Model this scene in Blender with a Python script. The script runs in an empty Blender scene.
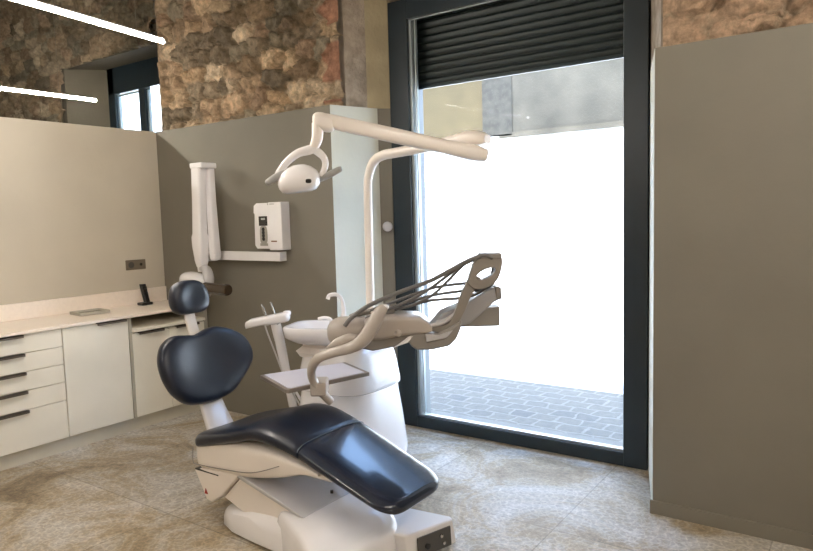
import bpy, bmesh, math, random
import numpy as np
from mathutils import Vector, Matrix
random.seed(7)
scene = bpy.context.scene
COL = scene.collection
R = math.radians
V = Vector

# ------------------------------------------------------------------ materials
MATS = {}
def rgb(r, g, b):
    f = lambda c: (c/255/12.92) if c/255 <= .04045 else ((c/255+.055)/1.055)**2.4
    return (f(r), f(g), f(b), 1)

def nd(nt, t, **kw):
    n = nt.nodes.new(t)
    for k, v in kw.items():
        if k in n.inputs: n.inputs[k].default_value = v
        else: setattr(n, k, v)
    return n

def mat(name, col, rough=.5, metal=0., coat=0., var=.06, vscale=6., bump=.0, bscale=60., spec=.5, detail=4.):
    m = bpy.data.materials.new(name); m.use_nodes = True
    nt = m.node_tree; b = nt.nodes['Principled BSDF']
    b.inputs['Roughness'].default_value = rough; b.inputs['Metallic'].default_value = metal
    b.inputs['Coat Weight'].default_value = coat; b.inputs['Coat Roughness'].default_value = .08
    b.inputs['Specular IOR Level'].default_value = spec
    tc = nd(nt, 'ShaderNodeTexCoord')
    no = nd(nt, 'ShaderNodeTexNoise', Scale=vscale, Detail=detail); nt.links.new(tc.outputs['Object'], no.inputs['Vector'])
    mr = nd(nt, 'ShaderNodeMapRange'); mr.inputs['To Min'].default_value = 1-var; mr.inputs['To Max'].default_value = 1+var
    mr.inputs['From Min'].default_value = .3; mr.inputs['From Max'].default_value = .7
    nt.links.new(no.outputs['Fac'], mr.inputs['Value'])
    mx = nd(nt, 'ShaderNodeVectorMath', operation='SCALE'); mx.inputs[0].default_value = col[:3]
    nt.links.new(mr.outputs[0], mx.inputs['Scale']); nt.links.new(mx.outputs[0], b.inputs['Base Color'])
    if bump:
        n2 = nd(nt, 'ShaderNodeTexNoise', Scale=bscale, Detail=3.); nt.links.new(tc.outputs['Object'], n2.inputs['Vector'])
        bp = nd(nt, 'ShaderNodeBump', Strength=bump, Distance=.01); nt.links.new(n2.outputs['Fac'], bp.inputs['Height'])
        nt.links.new(bp.outputs[0], b.inputs['Normal'])
    MATS[name] = m
    return m

def emat(name, col, strength):
    m = bpy.data.materials.new(name); m.use_nodes = True
    nt = m.node_tree; nt.nodes.clear()
    e = nd(nt, 'ShaderNodeEmission', Color=col, Strength=strength); o = nd(nt, 'ShaderNodeOutputMaterial')
    nt.links.new(e.outputs[0], o.inputs[0]); MATS[name] = m
    return m

def glass_mat(name, tint=(.96, .98, .98, 1)):
    m = bpy.data.materials.new(name); m.use_nodes = True
    nt = m.node_tree; nt.nodes.clear()
    fr = nd(nt, 'ShaderNodeFresnel', IOR=1.05); tr = nd(nt, 'ShaderNodeBsdfTransparent', Color=tint)
    gl = nd(nt, 'ShaderNodeBsdfGlossy', Roughness=.0); mx = nd(nt, 'ShaderNodeMixShader'); o = nd(nt, 'ShaderNodeOutputMaterial')
    nt.links.new(fr.outputs[0], mx.inputs[0]); nt.links.new(tr.outputs[0], mx.inputs[1]); nt.links.new(gl.outputs[0], mx.inputs[2])
    nt.links.new(mx.outputs[0], o.inputs[0]); MATS[name] = m
    return m

PLASTER = mat('shaded_plaster', (.19, .174, .14, 1), .75, var=.05, vscale=2.5, bump=.12, bscale=25)  # shade of walls facing away from the window put into the colour
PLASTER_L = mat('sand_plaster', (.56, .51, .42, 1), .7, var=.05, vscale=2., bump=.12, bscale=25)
REVEAL = mat('lit_reveal_plaster', (.58, .58, .51, 1), .7, var=.04, vscale=3, bump=.1, bscale=30)  # window light on the reveals put into the colour
OLDPL = mat('old_yellow_plaster', (.36, .30, .19, 1), .85, var=.15, vscale=5, bump=.4, bscale=40)
ROUGHPL = mat('rough_lime_plaster', (.36, .30, .24, 1), .9, var=.25, vscale=14, bump=1., bscale=45)
NICHE = mat('shaded_niche_plaster', (.13, .11, .08, 1), .9, var=.08, vscale=4, bump=.2)  # dimness of the next room put into the plaster colour
CEIL = mat('ceiling_paint', (.55, .52, .46, 1), .9)
FRAME = mat('anthracite_frame', (.013, .023, .031, 1), .35, var=.1, bump=.03)
SHUTTER = mat('shutter_slats', (.012, .017, .018, 1), .42, var=.15, vscale=3)
BEAD = mat('brushed_glazing_bead', (.45, .5, .52, 1), .3, metal=.6)
GLASS = glass_mat('window_glass')
LAM = mat('cabinet_laminate', (.84, .81, .72, 1), .45, var=.02)
LAMIN = mat('cabinet_inside', (.42, .40, .34, 1), .6)
KICK = mat('plinth_laminate', (.60, .57, .48, 1), .5)
TOP = mat('quartz_worktop', (.88, .79, .70, 1), .32, var=.03, vscale=40)
BRONZE = mat('bronze_handle', (.15, .125, .105, 1), .45, metal=.3)
GAP = mat('dark_gap', (.03, .027, .024, 1), .8)
WHITE = mat('white_enamel', (.80, .785, .80, 1), .22, coat=.3, var=.02)
WHITEW = mat('ivory_plastic', (.82, .76, .71, 1), .3, coat=.2, var=.02)
IVORY = mat('backlit_ivory_plastic', (.41, .368, .335, 1), .3, coat=.2, var=.03)  # ivory plastic darkened, its backlit shade put into the colour
GREYW = mat('warm_grey_plastic', (.25, .232, .215, 1), .35, var=.03)
PALEG = mat('pale_grey_plastic', (.48, .47, .48, 1), .3, coat=.2, var=.03)
LEATHER = mat('navy_leatherette', (.006, .011, .026, 1), .33, coat=.12, var=.08, vscale=12, bump=.08, bscale=160)
FILM = mat('glossy_navy_film', (.007, .013, .032, 1), .24, coat=.5, var=.05, bump=.05, bscale=9)
PIPING = mat('seam_piping', (.10, .13, .18, 1), .3)
STEEL = mat('brushed_steel', (.62, .62, .63, 1), .22, metal=1.)
MATTE = mat('instrument_mat', (.66, .66, .76, 1), .35, coat=.3, var=.02)
TRAYRIM = mat('tray_rim', (.26, .23, .21, 1), .35, metal=.4)
BLADE = mat('whip_blade_grey', (.24, .215, .19, 1), .4, var=.04)
SHELF = mat('shelf_grey', (.33, .325, .335, 1), .3, coat=.2, var=.05)
HOSE = mat('hose_silicone', (.14, .135, .135, 1), .45)
BLACK = mat('black_plastic', (.012, .012, .012, 1), .35)
DARK = mat('socket_grey', (.10, .095, .09, 1), .4, metal=.3)
CONE = mat('smoked_brown_acrylic', (.045, .030, .018, 1), .2, coat=.4)
LGREY = mat('handle_grey', (.33, .33, .32, 1), .4)
SCREEN = mat('screen_dark', (.02, .02, .022, 1), .15, coat=.5)
KEYS = mat('keypad_grey', (.33, .32, .29, 1), .4)
PRINT = mat('printed_brown', (.20, .10, .06, 1), .6)
PRINTG = mat('printed_grey', (.35, .35, .34, 1), .6)
RED = mat('warning_red', (.35, .02, .01, 1), .5)
PLATE = mat('bronze_plate', (.21, .175, .13, 1), .45, metal=.2)
HOLE = mat('socket_hole', (.03, .027, .022, 1), .6)
CLEAR = mat('tray_glass_grey', (.34, .33, .26, 1), .2, coat=.3)
SILL = mat('threshold_stone', (.17, .15, .12, 1), .8, var=.1, vscale=9, bump=.2)
STREET = mat('street_paving', (.60, .59, .56, 1), .9, var=.05, vscale=1.5, bump=.3)
FACADE = mat('own_facade_render', (.24, .24, .24, 1), .9, var=.06)
OPPW = mat('white_facade_paint', (.90, .89, .86, 1), .9, var=.02)
SHUTW = mat('white_roller_door', (.90, .89, .87, 1), .7, var=.01)
OPPB = mat('beige_render', (.105, .077, .036, 1), .95, var=.22, vscale=1.6, bump=.2, detail=8)
OPPG = mat('grey_concrete', (.068, .060, .046, 1), .95, var=.22, vscale=10, bump=.3)
OPPS = mat('speckled_render', (.094, .081, .059, 1), .95, var=.34, vscale=1.7, bump=.5, bscale=30, detail=12)
NUMB = mat('number_blue', (.45, .5, .66, 1), .5)
LED = emat('led_diffuser', (1, .915, .82, 1), 31.)
ALU = mat('lamp_profile', (.5, .48, .46, 1), .4, metal=.6)

def stone_mat(name):
    m = bpy.data.materials.new(name); m.use_nodes = True
    nt = m.node_tree; b = nt.nodes['Principled BSDF']; b.inputs['Roughness'].default_value = .92; b.inputs['Specular IOR Level'].default_value = .2
    at = nd(nt, 'ShaderNodeAttribute'); at.attribute_name = 'StoneTint'
    tc = nd(nt, 'ShaderNodeTexCoord')
    n1 = nd(nt, 'ShaderNodeTexNoise', Scale=22., Detail=8., Roughness=.7); nt.links.new(tc.outputs['Object'], n1.inputs['Vector'])
    mr = nd(nt, 'ShaderNodeMapRange'); mr.inputs['From Min'].default_value = .3; mr.inputs['From Max'].default_value = .7
    mr.inputs['To Min'].default_value = .55; mr.inputs['To Max'].default_value = 1.45
    nt.links.new(n1.outputs['Fac'], mr.inputs['Value'])
    mx = nd(nt, 'ShaderNodeVectorMath', operation='SCALE')
    nt.links.new(at.outputs['Color'], mx.inputs[0]); nt.links.new(mr.outputs[0], mx.inputs['Scale']); nt.links.new(mx.outputs[0], b.inputs['Base Color'])
    n2 = nd(nt, 'ShaderNodeTexNoise', Scale=38., Detail=8., Roughness=.75); nt.links.new(tc.outputs['Object'], n2.inputs['Vector'])
    bp = nd(nt, 'ShaderNodeBump', Strength=.9, Distance=.03); nt.links.new(n2.outputs['Fac'], bp.inputs['Height']); nt.links.new(bp.outputs[0], b.inputs['Normal'])
    return m
STONE = stone_mat('rubble_stone')

def floor_mat():
    m = bpy.data.materials.new('limestone_floor'); m.use_nodes = True
    nt = m.node_tree; L = nt.links; b = nt.nodes['Principled BSDF']
    tc = nd(nt, 'ShaderNodeTexCoord')
    mp = nd(nt, 'ShaderNodeMapping'); mp.inputs['Location'].default_value = (1.26+9., -2.97+9., 0); L.new(tc.outputs['Object'], mp.inputs[0])
    br = nd(nt, 'ShaderNodeTexBrick', Scale=1.); br.offset = 0; br.inputs['Brick Width'].default_value = .9; br.inputs['Row Height'].default_value = .9
    br.inputs['Mortar Size'].default_value = .0035; br.inputs['Mortar Smooth'].default_value = .2
    br.inputs['Color1'].default_value = (.93, .93, .93, 1); br.inputs['Color2'].default_value = (1.06, 1.06, 1.06, 1); br.inputs['Mortar'].default_value = (.62, .62, .62, 1)
    L.new(mp.outputs[0], br.inputs[0])
    big = nd(nt, 'ShaderNodeTexNoise', Scale=1.9, Detail=7., Roughness=.68, Distortion=.7); L.new(tc.outputs['Object'], big.inputs[0])
    cr = nd(nt, 'ShaderNodeValToRGB'); e = cr.color_ramp.elements
    e[0].position = .34; e[0].color = (.17, .125, .075, 1); e[1].position = .66; e[1].color = (.56, .54, .51, 1)
    a = cr.color_ramp.elements.new(.45); a.color = (.36, .285, .185, 1); a = cr.color_ramp.elements.new(.55); a.color = (.46, .42, .36, 1)
    L.new(big.outputs['Fac'], cr.inputs[0])
    wp = nd(nt, 'ShaderNodeTexNoise', Scale=14., Detail=3.); L.new(tc.outputs['Object'], wp.inputs[0])
    wm = nd(nt, 'ShaderNodeVectorMath', operation='MULTIPLY_ADD'); wm.inputs[1].default_value = (.07, .07, .07); L.new(wp.outputs['Color'], wm.inputs[0]); L.new(tc.outputs['Object'], wm.inputs[2])
    vo = nd(nt, 'ShaderNodeTexVoronoi', Scale=26.); vo.feature = 'DISTANCE_TO_EDGE'; L.new(wm.outputs[0], vo.inputs[0])
    vr = nd(nt, 'ShaderNodeMapRange'); vr.inputs['From Max'].default_value = .16; vr.inputs['To Min'].default_value = 1.20; vr.inputs['To Max'].default_value = .90; L.new(vo.outputs['Distance'], vr.inputs['Value'])
    fn = nd(nt, 'ShaderNodeTexNoise', Scale=45., Detail=6., Roughness=.75); L.new(tc.outputs['Object'], fn.inputs[0])
    fr = nd(nt, 'ShaderNodeMapRange'); fr.inputs['From Min'].default_value = .3; fr.inputs['From Max'].default_value = .7; fr.inputs['To Min'].default_value = .62; fr.inputs['To Max'].default_value = 1.30; L.new(fn.outputs['Fac'], fr.inputs['Value'])
    m1 = nd(nt, 'ShaderNodeMath', operation='MULTIPLY'); L.new(vr.outputs[0], m1.inputs[0]); L.new(fr.outputs[0], m1.inputs[1])
    s1 = nd(nt, 'ShaderNodeVectorMath', operation='SCALE'); L.new(cr.outputs[0], s1.inputs[0]); L.new(m1.outputs[0], s1.inputs['Scale'])
    s2 = nd(nt, 'ShaderNodeVectorMath', operation='MULTIPLY'); L.new(s1.outputs[0], s2.inputs[0]); L.new(br.outputs['Color'], s2.inputs[1])
    L.new(s2.outputs[0], b.inputs['Base Color'])
    rr = nd(nt, 'ShaderNodeMapRange'); rr.inputs['To Min'].default_value = .32; rr.inputs['To Max'].default_value = .62; L.new(fn.outputs['Fac'], rr.inputs['Value']); L.new(rr.outputs[0], b.inputs['Roughness'])
    bp = nd(nt, 'ShaderNodeBump', Strength=.35, Distance=.006); L.new(m1.outputs[0], bp.inputs['Height']); L.new(bp.outputs[0], b.inputs['Normal'])
    return m
FLOOR = floor_mat()

def cobble_mat():
    m = bpy.data.materials.new('cobble_paving'); m.use_nodes = True
    nt = m.node_tree; L = nt.links; b = nt.nodes['Principled BSDF']; b.inputs['Roughness'].default_value = .85
    tc = nd(nt, 'ShaderNodeTexCoord')
    wp = nd(nt, 'ShaderNodeTexNoise', Scale=5., Detail=2.); L.new(tc.outputs['Object'], wp.inputs[0])
    wm = nd(nt, 'ShaderNodeVectorMath', operation='MULTIPLY_ADD'); wm.inputs[1].default_value = (.10, .09, .0); L.new(wp.outputs['Color'], wm.inputs[0]); L.new(tc.outputs['Object'], wm.inputs[2])
    br = nd(nt, 'ShaderNodeTexBrick', Scale=1.); br.inputs['Brick Width'].default_value = .19; br.inputs['Row Height'].default_value = .15
    br.inputs['Mortar Size'].default_value = .013; br.inputs['Mortar Smooth'].default_value = .35; br.inputs['Bias'].default_value = -.75
    br.inputs['Color1'].default_value = (.140, .120, .094, 1); br.inputs['Color2'].default_value = (.035, .042, .052, 1); br.inputs['Mortar'].default_value = (.205, .178, .142, 1)
    L.new(wm.outputs[0], br.inputs[0])
    fn = nd(nt, 'ShaderNodeTexNoise', Scale=20., Detail=4.); L.new(tc.outputs['Object'], fn.inputs[0])
    fr = nd(nt, 'ShaderNodeMapRange'); fr.inputs['To Min'].default_value = .7; fr.inputs['To Max'].default_value = 1.3; L.new(fn.outputs['Fac'], fr.inputs['Value'])
    s1 = nd(nt, 'ShaderNodeVectorMath', operation='SCALE'); L.new(br.outputs['Color'], s1.inputs[0]); L.new(fr.outputs[0], s1.inputs['Scale']); L.new(s1.outputs[0], b.inputs['Base Color'])
    iv = nd(nt, 'ShaderNodeMath', operation='SUBTRACT'); iv.inputs[0].default_value = 1; L.new(br.outputs['Fac'], iv.inputs[1])
    bp = nd(nt, 'ShaderNodeBump', Strength=.6, Distance=.012); L.new(iv.outputs[0], bp.inputs['Height']); L.new(bp.outputs[0], b.inputs['Normal'])
    return m
COBBLE = cobble_mat()

# ------------------------------------------------------------------ mesh helpers
def catmull(pts, n=8, closed=False):
    P = [V(p) for p in pts]; out = []; m = len(P)
    rng = range(m if closed else m-1)
    for i in rng:
        if closed: p0, p1, p2, p3 = P[(i-1) % m], P[i], P[(i+1) % m], P[(i+2) % m]
        else: p0, p1, p2, p3 = P[max(i-1, 0)], P[i], P[i+1], P[min(i+2, m-1)]
        for k in range(n):
            t = k/n
            out.append(.5*((2*p1)+(p2-p0)*t+(2*p0-5*p1+4*p2-p3)*t*t+(3*p1-p0-3*p2+p3)*t**3))
    if not closed: out.append(P[-1])
    return out

def interp(keys, x):
    # smooth interpolation of (x, a, b, ...) rows
    if x <= keys[0][0]: return keys[0][1:]
    for a, b in zip(keys, keys[1:]):
        if x <= b[0]:
            t = (x-a[0])/(b[0]-a[0])
            i = keys.index(a); p = keys[max(i-1, 0)]; q = keys[min(i+2, len(keys)-1)]
            r = []
            for k in range(1, len(a)):
                ma = (b[k]-p[k])/(b[0]-p[0])*(b[0]-a[0]); mb = (q[k]-a[k])/(q[0]-a[0])*(b[0]-a[0])
                r.append((2*t**3-3*t*t+1)*a[k]+(t**3-2*t*t+t)*ma+(-2*t**3+3*t*t)*b[k]+(t**3-t*t)*mb)
            return r
    return keys[-1][1:]

def sering(c, ax, ay, n=4., N=40):
    c, ax, ay = V(c), V(ax), V(ay); out = []
    for i in range(N):
        a = 2*math.pi*(i+.5)/N; ca, sa = math.cos(a), math.sin(a)
        out.append(c+ax*math.copysign(abs(ca)**(2/n), ca)+ay*math.copysign(abs(sa)**(2/n), sa))
    return out

class MB:
    def __init__(s): s.bm = bmesh.new()
    def face(s, vs):
        try: return s.bm.faces.new(vs)
        except ValueError: return None
    def box(s, x0, x1, y0, y1, z0, z1):
        v = [s.bm.verts.new(p) for p in ((x0, y0, z0), (x1, y0, z0), (x1, y1, z0), (x0, y1, z0), (x0, y0, z1), (x1, y0, z1), (x1, y1, z1), (x0, y1, z1))]
        for f in ((3, 2, 1, 0), (4, 5, 6, 7), (0, 1, 5, 4), (1, 2, 6, 5), (2, 3, 7, 6), (3, 0, 4, 7)): s.face([v[i] for i in f])
        return s
    def obox(s, c, u, v, w, a, b, h):  # oriented box, centre c, half sizes a b h along unit u v w
        c, u, v, w = V(c), V(u).normalized(), V(v).normalized(), V(w).normalized()
        vs = [s.bm.verts.new(c+u*a*i+v*b*j+w*h*k) for k in (-1, 1) for i, j in ((-1, -1), (1, -1), (1, 1), (-1, 1))]
        for f in ((3, 2, 1, 0), (4, 5, 6, 7), (0, 1, 5, 4), (1, 2, 6, 5), (2, 3, 7, 6), (3, 0, 4, 7)): s.face([vs[i] for i in f])
        return s
    def loft(s, rings, cap=True, closed=False):
        L = [[s.bm.verts.new(p) for p in r] for r in rings]; n = len(L[0])
        pairs = list(zip(L, L[1:]))
        if closed: pairs.append((L[-1], L[0]))
        for a, b in pairs:
            for i in range(n):
                j = (i+1) % n; s.face([a[i], a[j], b[j], b[i]])
        if cap and not closed: s.face(L[0][::-1]); s.face(L[-1])
        return s
    def prism(s, poly, n):  # polygon of 3d points extruded along vector n
        n = V(n); a = [s.bm.verts.new(V(p)) for p in poly]; b = [s.bm.verts.new(V(p)+n) for p in poly]
        s.face(a[::-1]); s.face(b); m = len(a)
        for i in range(m): s.face([a[i], a[(i+1) % m], b[(i+1) % m], b[i]])
        return s
    def tube(s, path, rad, N=12, smooth=6, flat=1., up=(0, 0, 1)):
        if smooth:
            k = len(path)
            if isinstance(rad, (list, tuple)):
                P4 = [V((*p, )).to_4d() for p in path]
                pts = catmull([V(p) for p in path], smooth)
                rs = [rad[min(int(i/smooth), k-2)]*(1-((i/smooth)-min(int(i/smooth), k-2)))+rad[min(int(i/smooth), k-2)+1]*((i/smooth)-min(int(i/smooth), k-2)) for i in range(len(pts))]
            else: pts = catmull([V(p) for p in path], smooth); rs = [rad]*len(pts)
        else:
            pts = [V(p) for p in path]; rs = list(rad) if isinstance(rad, (list, tuple)) else [rad]*len(pts)
        rings = []; prev = None
        for i, p in enumerate(pts):
            d = (pts[min(i+1, len(pts)-1)]-pts[max(i-1, 0)]).normalized()
            if prev is None:
                h = V(up); h = h-d*h.dot(d)
                if h.length < 1e-3: h = V((1, 0, 0)); h = h-d*h.dot(d)
            else: h = prev-d*prev.dot(d)
            h.normalize(); prev = h; w = d.cross(h)
            rings.append([p+h*rs[i]*math.sin(2*math.pi*k/N)+w*rs[i]*flat*math.cos(2*math.pi*k/N) for k in range(N)])
        return s.loft(rings)
    def lathe(s, c, prof, N=32, axis=(0, 0, 1)):  # prof: (radius, height) rows
        c, a = V(c), V(axis).normalized(); h = a.orthogonal().normalized(); w = a.cross(h)
        return s.loft([[c+a*z+(h*math.cos(2*math.pi*k/N)+w*math.sin(2*math.pi*k/N))*max(r, .0002) for k in range(N)] for r, z in prof])
    def ell(s, c, ax, ay, az, n=2., N=28, M=14):
        c, ax, ay, az = V(c), V(ax), V(ay), V(az); rings = []
        for i in range(M+1):
            t = -math.pi/2+math.pi*i/M; ct, st = max(math.cos(t), .004), math.sin(t)
            q = ct**(2/n); z = math.copysign(abs(st)**(2/n), st)
            rings.append(sering(c+az*z, ax*q, ay*q, n, N))
        return s.loft(rings)

def wloc(o):
    t = V((0, 0, 0))
    while o: t = t+o.location; o = o.parent
    return t

def build(mb, name, m, parent=None, bevel=0., sharp=35, seg=3, subsurf=0, origin=None):
    bm = mb.bm
    bmesh.ops.recalc_face_normals(bm, faces=bm.faces)
    off = wloc(parent) if parent else V(origin) if origin else V((0, 0, 0))
    if off.length: bmesh.ops.translate(bm, verts=bm.verts, vec=-off)
    me = bpy.data.meshes.new(name); bm.to_mesh(me); bm.free()
    for p in me.polygons: p.use_smooth = True
    me.set_sharp_from_angle(angle=R(sharp))
    me.materials.append(m)
    o = bpy.data.objects.new(name, me); COL.objects.link(o)
    if parent: o.parent = parent
    elif origin: o.location = origin
    if bevel:
        b = o.modifiers.new('bevel', 'BEVEL'); b.width = bevel; b.segments = seg; b.limit_method = 'ANGLE'; b.angle_limit = R(30); b.harden_normals = True
    if subsurf:
        u = o.modifiers.new('sub', 'SUBSURF'); u.levels = u.render_levels = subsurf
    return o

def tag(o, label, cat, group=None):
    o['label'] = label; o['category'] = cat
    if group: o['group'] = group
    return o
def thing(name, loc, label, cat, group=None):
    o = bpy.data.objects.new(name, None); o.empty_display_size = .1; o.location = loc; COL.objects.link(o)
    return tag(o, label, cat, group)
def struct(mb, name, m, **k):
    o = build(mb, name, m, **k)
    if not k.get('parent'): o['kind'] = 'structure'
    return o
def copy_tree(o, loc=None):
    r = o.copy(); COL.objects.link(r)
    if loc: r.location = loc
    for ch in list(o.children):
        c = ch.copy(); COL.objects.link(c); c.parent = r
        for g in ch.children:
            d = g.copy(); COL.objects.link(d); d.parent = c
    return r

# ------------------------------------------------------------------ camera
yaw, pitch, roll, F, EYE = R(35.19), R(5.10), R(-1.59), 670., 1.55
fw = V((-math.sin(yaw)*math.cos(pitch), math.cos(yaw)*math.cos(pitch), -math.sin(pitch)))
rt = V((math.cos(yaw), math.sin(yaw), 0)); up = rt.cross(fw)
rt2 = rt*math.cos(roll)+up*math.sin(roll); up2 = -rt*math.sin(roll)+up*math.cos(roll)
cam = bpy.data.cameras.new('camera'); co = bpy.data.objects.new('camera', cam); COL.objects.link(co)
M = Matrix((rt2, up2, -fw)).transposed().to_4x4(); M.translation = V((0, 0, EYE)); co.matrix_world = M
cam.sensor_width = 36; cam.lens = F/813*36; cam.clip_start = .05
scene.camera = co

# ------------------------------------------------------------------ stone wall
def stone_wall(name, o, u, v, W, H, seed, holes=(), cell=.17, depth=.055, step=.0125, dark=1., brick=None, warm_light=0.):
    """rubble masonry as real relief: grid displaced along n = u x v, per-stone tint as albedo"""
    rs = np.random.RandomState(seed); o, u, v = V(o), V(u), V(v); n = u.cross(v)
    nx, ny = int(W/step)+1, int(H/step)+1
    S, T = np.meshgrid(np.linspace(0, W, nx), np.linspace(0, H, ny))
    # jittered centres in rows, merged for size variety
    cs = []
    y = -cell
    while y < H+cell:
        rh = cell*rs.uniform(.45, .95); x = -cell*rs.uniform(0, 1)
        while x < W+cell:
            w = cell*rs.uniform(.6, 1.7); cs.append((x+w/2+rs.uniform(-.02, .02), y+rh/2+rs.uniform(-.035, .035), rh/cell)); x += w
        y += rh
    cs = np.array(cs); tint = np.zeros((len(cs), 3))
    pal = np.array([(.30, .215, .135), (.24, .185, .125), (.35, .26, .17), (.21, .165, .115), (.30, .215, .14), (.27, .225, .16), (.38, .30, .21), (.28, .195, .13)])
    for i in range(len(cs)): tint[i] = pal[rs.randint(len(pal))]*rs.uniform(.85, 1.95)*dark
    if warm_light: tint = tint*(1-warm_light)+np.array((.62, .43, .29))*warm_light
    lift = rs.uniform(-.5, 1., len(cs))*.4; tilt = rs.uniform(-1, 1, (len(cs), 2))
    # domain warp
    def fbm(X, Y, f, sd, octs=4):
        r2 = np.random.RandomState(sd); a = np.zeros_like(X); amp = 1.
        for k in range(octs):
            for _ in range(5):
                th = r2.uniform(0, 6.28); ph = r2.uniform(0, 6.28); q = f*r2.uniform(.7, 1.4)
                a += amp*np.sin((X*math.cos(th)+Y*math.sin(th))*q+ph)/5
            amp *= .55; f *= 2.1
        return a
    WX = S+.035*fbm(S, T, 18, seed+1, 5)+.02*fbm(S, T, 70, seed+11, 3); WY = T+.035*fbm(S, T, 18, seed+2, 5)+.016*fbm(S, T, 70, seed+12, 3)
    F1 = np.full(S.shape, 9.); F2 = np.full(S.shape, 9.); ID = np.zeros(S.shape, int)
    for i, (cx, cy, rr) in enumerate(cs):
        d = np.sqrt(((WX-cx)*.72)**2+((WY-cy)*1.15)**2)
        c1 = d < F1; F2 = np.where(c1, F1, np.minimum(F2, d)); F1 = np.where(c1, d, F1); ID = np.where(c1, i, ID)
    e = np.clip((F2-F1)/cell, 0, 1); dome = 1-np.exp(-(e/.115)**1.6)
    hx = WX-cs[ID, 0]; hy = WY-cs[ID, 1]
    # chipped facets: a finer set of cells, each a small tilted plane
    fs = cell*.40; G1 = np.full(S.shape, 9.); facet = np.zeros_like(S)
    X2 = S+.012*fbm(S, T, 50, seed+21, 3); Y2 = T+.012*fbm(S, T, 50, seed+22, 3)
    for iy in range(int(H/fs)+2):
        for ix in range(int(W/fs)+2):
            cx, cy = (ix+rs.uniform(-.5, .5))*fs, (iy+rs.uniform(-.5, .5))*fs
            i0, i1 = np.searchsorted(S[0], [cx-fs*1.8, cx+fs*1.8]); j0, j1 = np.searchsorted(T[:, 0], [cy-fs*1.8, cy+fs*1.8])
            if i0 >= i1 or j0 >= j1: continue
            sl = (slice(j0, j1), slice(i0, i1)); dx, dy = X2[sl]-cx, Y2[sl]-cy; d = dx*dx+dy*dy; c1 = d < G1[sl]
            G1[sl] = np.where(c1, d, G1[sl]); facet[sl] = np.where(c1, rs.uniform(-.16, .22)+(rs.uniform(-1, 1)*dx+rs.uniform(-1, 1)*dy)*.42/fs, facet[sl])
    edge_ = np.clip(S/.10, .15, 1)
    h = dome*(.75+lift[ID])+(tilt[ID, 0]*hx+tilt[ID, 1]*hy)*5.*dome+.10*fbm(S, T, 40, seed+3, 4)+facet-1.6*np.clip(fbm(S, T, 9, seed+4, 3)-.25, 0, 1)*np.exp(-(e/.12)**2)
    h = h*edge_
    mort = np.exp(-(e/.07)**2)*(.5+.5*np.clip(fbm(S, T, 9, seed+5)*1.5+.35, 0, 1))
    C = tint[ID]; C = C*(1-mort[..., None]*.7)+np.array((.50, .41, .29))*dark*mort[..., None]*.7
    C = C*(1+.22*fbm(S, T, 5, seed+6)+.16*fbm(S, T, 60, seed+9, 4))[..., None]
    if brick:  # a stretch of old brick toothing
        bx, bz0, bz1 = brick
        inb = (S > bx+.03*np.sin(T*40)) & (T > bz0) & (T < bz1) & (np.floor(T/.13) % 3 != 1)
        C = np.where(inb[..., None], np.array((.36, .19, .125))*(1+.2*fbm(S, T, 30, seed+8))[..., None], C); h = np.where(inb, .75+.1*h, h)
    C = np.clip(C, .015, .8)
    me = bpy.data.meshes.new(name); bm = bmesh.new(); vs = []
    for j in range(ny):
        for i in range(nx):
            vs.append(bm.verts.new(o+u*float(S[j, i])+v*float(T[j, i])+n*float(depth*h[j, i])))
    for j in range(ny-1):
        for i in range(nx-1):
            sx, ty = S[j, i]+step/2, T[j, i]+step/2
            if any(a < sx < b and c < ty < d for a, b, c, d in holes): continue
            k = j*nx+i; bm.faces.new((vs[k], vs[k+1], vs[k+nx+1], vs[k+nx]))
    bm.to_mesh(me); bm.free()
    at = me.color_attributes.new('StoneTint', 'FLOAT_COLOR', 'POINT')
    buf = np.ones((ny*nx, 4), np.float32); buf[:, :3] = C.reshape(-1, 3); at.data.foreach_set('color', buf.ravel())
    for p in me.polygons: p.use_smooth = True
    me.materials.append(STONE); ob = bpy.data.objects.new(name, me); COL.objects.link(ob); ob['kind'] = 'structure'
    return ob

# ------------------------------------------------------------------ room shell
ZP = 2.32     # height of the plastered furring
ZC = 4.1      # ceiling
PX = -5.06    # left partition face
BY = 3.53     # back furring face
struct(MB().box(-8.6, 2.6, -2.6, 4.16, -.12, 0), 'floor', FLOOR)
struct(MB().box(-8.6, 2.6, -2.6, 4.3, ZC, ZC+.15), 'ceiling', CEIL)
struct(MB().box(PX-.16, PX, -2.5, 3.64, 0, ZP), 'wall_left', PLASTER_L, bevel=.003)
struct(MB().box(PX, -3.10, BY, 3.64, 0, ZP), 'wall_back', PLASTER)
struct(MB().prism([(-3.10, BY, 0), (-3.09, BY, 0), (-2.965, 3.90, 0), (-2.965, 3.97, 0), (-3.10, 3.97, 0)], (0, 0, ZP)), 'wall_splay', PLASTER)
# reveal facing, paler by window light put into its colour
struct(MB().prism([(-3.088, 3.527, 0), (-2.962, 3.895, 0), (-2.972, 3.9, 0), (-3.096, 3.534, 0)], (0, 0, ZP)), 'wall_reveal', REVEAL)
struct(MB().prism([(-2.965, 3.90, 0), (-2.895, 3.955, 0), (-2.895, 3.99, 0), (-2.975, 3.99, 0)], (0, 0, ZP)), 'trim_1', PLASTER)
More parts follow.
